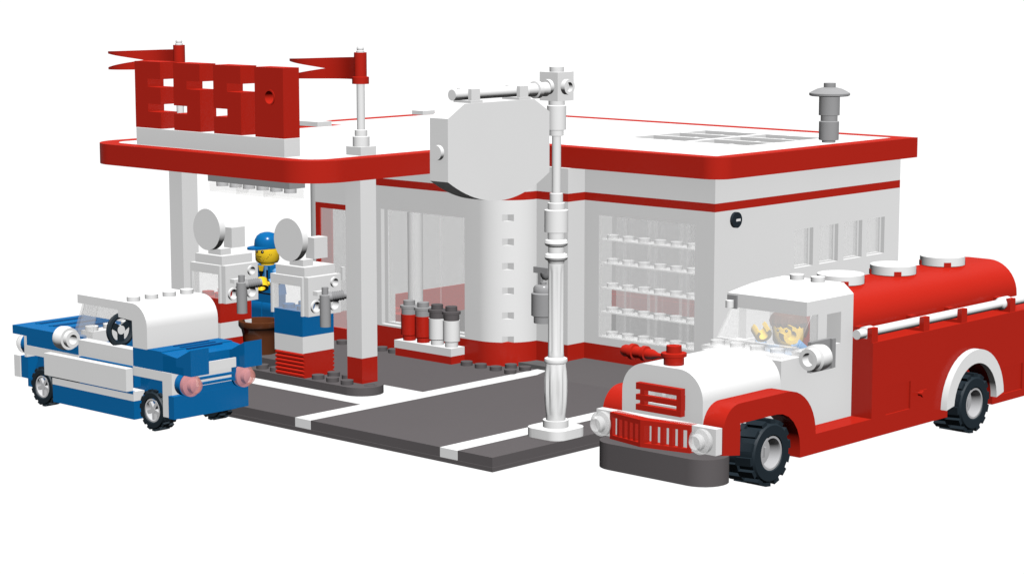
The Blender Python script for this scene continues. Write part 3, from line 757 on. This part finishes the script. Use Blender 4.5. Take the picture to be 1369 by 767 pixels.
# bonnet
rb = 1.15
hp = [(5.6, 2.0), (9.6, 2.0)]+[(9.6-rb+rb*cos(R(a)), 5.12-rb+rb*sin(R(a))) for a in range(0, 91, 9)]+[(5.6+rb+rb*cos(R(a)), 5.12-rb+rb*sin(R(a))) for a in range(90, 181, 9)]
k = MB()
opening = [(6.95, 3.62), (8.5, 3.62), (8.5, 4.25), (6.95, 4.25)]
k.prism(hp, 'y', 1.5, 1.9, holes=[opening]); k.prism(hp, 'y', 1.9, 6.52)
bon = obj('bonnet', k, WHITE, tk)
k = MB(); k.lathe([(0.4, 5.1), (0.4, 5.42), (0.5, 5.45), (0.5, 5.58), (0.3, 5.6), (0.3, 5.86)], (7.65, 2.15, 0), 'z', 28); obj('bonnet_cap', k, RED, bon)
k = MB(); k.lathe([(0.2, 5.1), (0.24, 5.2), (0.24, 5.5), (0.32, 5.52), (0.32, 5.7), (0.24, 5.72), (0.22, 6.1), (0.3, 6.12), (0.3, 6.3), (0.22, 6.32), (0.2, 6.6), (0.1, 6.85), (0.08, 7.2)], (0, 2.15, 5.38), 'x', 20); obj('bonnet_ornament', k, RED, bon)
k = MB()
k.box(6.52, 1.22, 4.14, 8.75, 1.48, 4.4); k.box(6.52, 1.22, 3.72, 8.6, 1.44, 3.94); k.box(6.52, 1.22, 3.32, 8.75, 1.48, 3.55)
k.box(6.7, 1.26, 3.55, 6.92, 1.498, 4.14); k.box(8.52, 1.24, 3.55, 8.75, 1.498, 4.14)
obj('upper_grille', k, RED, tk)
k = MB(); 
for x in (7.25, 8.2): k.lathe([(0.34, 1.55), (0.34, 1.75)], (x, 0, 3.92), 'y', 20)
obj('radiator_stud', k, LENSC, bon)
# front bumper, grille, headlights
k = MB(); k.box(4.62, 1.1, 2.1, 10.55, 1.48, 3.12); obj('white_bumper', k, WHITE, tk)
k = MB()
# pointed grille: two angled halves, each a framed row of bars
def gpt(x_): return 0.98-0.42*(1-abs(x_-7.3)/2.1)
def gbox(xa, xb, z0, z1, th=0.2, back=0.0):
    ya, yb = gpt(xa)+back, gpt(xb)+back
    k.add([(xa, ya, z0), (xb, yb, z0), (xb, yb+th, z0), (xa, ya+th, z0), (xa, ya, z1), (xb, yb, z1), (xb, yb+th, z1), (xa, ya+th, z1)],
          [(3,2,1,0),(4,5,6,7),(0,1,5,4),(1,2,6,5),(2,3,7,6),(3,0,4,7)])
for a_, b_ in ((5.45, 7.3), (7.3, 9.4)):
    gbox(a_, b_, 2.93, 3.12, 0.5-0.0); gbox(a_, b_, 2.05, 2.22, 0.5)
    n_ = 5; wd_ = (b_-a_-.24)/n_
    gbox(a_, a_+.16, 2.22, 2.93, .35); gbox(b_-.12, b_, 2.22, 2.93, .35)
    for i in range(1, n_): gbox(a_+.14+i*wd_-.07, a_+.14+i*wd_+.07, 2.22, 2.93, .2, .05)
obj('front_grille', k, RED, tk)
for x in (5.02, 9.95):
    k = MB(); k.lathe([(0.47, 1.095), (0.5, 1.0), (0.5, 0.85), (0.33, 0.8), (0.33, 0.62), (0.26, 0.55)], (x, 0, 2.6), 'y', 32); obj('headlight', k, LENSC, tk)
k = MB(); k.prism(rsq(4.72, 0.55, 10.6, 2.55, 0.98), 'z', 0.9, 1.95); obj('dark_bumper', k, DGREY, tk)
k = MB(); k.box(6.4, 1.6, 1.2, 8.8, 7.5, 2.2); obj('front_chassis', k, DGREY, tk)
for y, z in ((4.62, 1.64), (19.58, 1.42)):
    wheel(tk, 10.6, y, z, 1.33, 1.55, 'x', 1, 0.68, HUB, False, 14)
    wheel(tk, 4.6, y, z, 1.33, 1.55, 'x', -1, 0.68, HUB, False, 14)

# ------------------------------------------------------------------ people (toy figures)
def figure(label, loc, rot, torso, arms, legs, head_rot=0, pose='stand', hairtype='cap'):
    t = thing('person', label, 'person', loc)
    k = MB()
    # everything about the origin, facing -y
    if pose == 'stand':
        for s_ in (-1, 1):
            k.prism([(-.46, 0.0), (.46, 0.0), (.46, 1.25), (.38, 1.5), (.15, 1.62), (-.2, 1.62), (-.42, 1.5), (-.5, 1.3), (-.46, 1.1)], 'x', s_*.03, s_*.95, mat=legs)
        k.box(-.95, -.4, 1.5, .95, .42, 1.95, legs)
    else:
        for s_ in (-1, 1): k.box(s_*.03, -1.9, 1.15, s_*.95, .3, 1.95, legs)
    # torso, tapered
    v = [(-.97, -.48, 1.95), (.97, -.48, 1.95), (.97, .48, 1.95), (-.97, .48, 1.95), (-.68, -.42, 3.5), (.68, -.42, 3.5), (.68, .42, 3.5), (-.68, .42, 3.5)]
    k.add(v, [(3,2,1,0),(4,5,6,7),(0,1,5,4),(1,2,6,5),(2,3,7,6),(3,0,4,7)], torso)
    if hairtype == 'cap':
        k.box(-.6, -.47, 2.1, .6, -.44, 2.85, NAVY)
        k.prism([(-.22, 3.48), (.22, 3.48), (.08, 3.0), (0, 2.9), (-.08, 3.0)], 'y', -.47, -.4, mat=YELLOW)
        k.prism([(-.2, 3.2), (.2, 3.2), (0, 2.8)], 'y', -.49, -.42, mat=INK)
        for sx in (-1, 1):
            k.box(sx*.3, -.47, 2.8, sx*.5, -.43, 3.48, LBLUE); k.box(sx*.5-.04, -.5, 2.5, sx*.5+.04, -.44, 3.3, INK)
        k.box(-.9, -.5, 1.98, .9, -.46, 2.06, INK)
    k.lathe([(0.36, 3.45), (0.36, 3.62)], (0, 0, 0), 'z', 24, mat=YELLOW)
    # arms
    for sx in (-1, 1):
        if pose == 'stand': pts = [(sx*.72, 0, 3.25), (sx*.95, -.02, 3.0), (sx*1.02, -.25, 2.75), (sx*.86, -.62, 2.62)]
        elif sx < 0: pts = [(sx*.72, 0, 3.2), (sx*.95, -.35, 3.3), (sx*.9, -.75, 3.6), (sx*.82, -.9, 3.85)]
        else: pts = [(sx*.72, 0, 3.2), (sx*.95, -.35, 3.3), (sx*.85, -.75, 3.6), (sx*.72, -.9, 3.85)]
        k.tube(pts, [.3, .3, .27, .22], 12, mat=arms)
        e = Vector(pts[-1]); dd = (e-Vector(pts[-2])).normalized()
        if pose == 'stand': dd = Vector((-sx*.5, -.8, -.05)).normalized()
        k.tube([e, e+dd*.22], [.12, .12], 10, mat=YELLOW)
        # C-shaped gripping hand
        hc = e+dd*.45; sd = dd.orthogonal().normalized(); up2 = dd.cross(sd)
        vs = []; fs = []; n_ = 14
        for i in range(n_+1):
            a = R(-140+280*i/n_); 
            for rr_, hh in ((.2, -.26), (.36, -.26), (.36, .26), (.2, .26)):
                vs.append(hc+(-dd*cos(a)+sd*sin(a))*rr_+up2*hh)
        for i in range(n_):
            for q in range(4): fs.append([4*i+q, 4*i+(q+1) % 4, 4*i+4+(q+1) % 4, 4*i+4+q])
        fs += [[0, 1, 2, 3], [4*n_+q for q in range(4)]]
        k.add(vs, fs, YELLOW)
    HR = Matrix.Rotation(R(head_rot), 4, 'Z')
    k.lathe([(0.42, 3.58), (0.56, 3.63), (0.64, 3.78), (0.64, 4.45), (0.56, 4.62), (0.4, 4.7), (0.3, 4.72), (0.3, 4.88)], (0, 0, 0), 'z', 32, mat=YELLOW)
    def fp(ang, z, w_, h_, mat_, d=.02, rot_=0):
        T_ = HR @ Matrix.Rotation(R(ang), 4, 'Z') @ Matrix.Translation((0, -.64, z)) @ Matrix.Rotation(R(rot_), 4, 'Y')
        k.box(-w_/2, -d, -h_/2, w_/2, .06, h_/2, mat_, T_)
    for sx in (-1, 1):
        T_ = HR @ Matrix.Rotation(R(sx*17), 4, 'Z')
        er = 0.085 if pose == 'stand' else 0.065
        k.lathe([(er, -.665), (er, -.6)], (0, 0, 4.25), 'y', 12, INK, T_)
        k.lathe([(0.022, -.675), (0.022, -.66)], (.02, 0, 4.27), 'y', 8, WHITE, T_)
        fp(sx*18, 4.41, .2, .035, INK, rot_=-sx*14)
    fp(0, 3.98, .16, .03, INK); fp(-8, 3.99, .1, .03, INK, rot_=15); fp(8, 3.99, .1, .03, INK, rot_=-15)
    fp(0, 3.88, .1, .025, INK)
    rnd = random.Random(4)
    for i in range(46):
        a = rnd.uniform(-62, 62); z_ = 3.72+rnd.uniform(0, .1)+.34*(abs(a)/62)**2+rnd.uniform(0, .1)
        fp(a, z_, .025, .025, INK, .006)
    b = obj('body', k, None, t); b.rotation_euler = (0, 0, 0)
    # obj() subtracts the base; rebuild locally instead
    for vv in b.data.vertices: vv.co += Vector(loc)
    k = MB()
    if hairtype == 'cap':
        k.lathe([(0.66, 4.4), (0.69, 4.42), (0.69, 4.62), (0.66, 4.85), (0.55, 5.05), (0.38, 5.18), (0.18, 5.24), (0, 5.25)], (0, 0, 0), 'z', 36, mat=BLUE)
        pts = [(-.66, -.15)]+[(-.6*cos(R(a))*1.0, -.45-.95*sin(R(a))) for a in range(0, 181, 15)]+[(.66, -.15)]
        k.prism(pts, 'z', 4.42, 4.52, mat=BLUE, T=HR)
        h = obj('cap', k, BLUE, t)
    else:
        k.lathe([(0.7, 4.42), (0.75, 4.5), (0.74, 4.7), (0.66, 4.86), (0.4, 4.97), (0, 5.0)], (0, 0, 0), 'z', 32, mat=HAIR)
        for i in range(22):
            a = R(15+150*i/21+0); 
            k.tube([(.66*cos(a), .66*sin(a), 4.6), (.72*cos(a), .72*sin(a), 4.2), (.68*cos(a), .68*sin(a), 3.9)], [.12, .13, .05], 8, mat=HAIR)
        for a_ in (-70, -50, -25, 0, 25, 50, 70, 90, -90):
            a = R(a_-90); k.tube([(.6*cos(a), .6*sin(a), 4.75), (.68*cos(a), .68*sin(a), 4.55), (.68*cos(a+.15), .68*sin(a+.15), 4.36)], [.14, .13, .05], 8, mat=HAIR)
        h = obj('hair', k, HAIR, t)
    for vv in h.data.vertices: vv.co += Vector(loc)
    t.rotation_euler = (0, 0, R(rot))
    return t
figure('toy petrol attendant in a blue cap and blue overalls standing behind the two fuel pumps', (-29.1, 13.4, 1.0), 0, BLUE, LBLUE, BLUE, 8)
figure('toy driver with brown hair and light blue shirt, hands raised, inside the white cab', (7.6, 9.75, 1.35), 12, LBLUE, LBLUE, BLUE, 0, 'sit', 'hair')
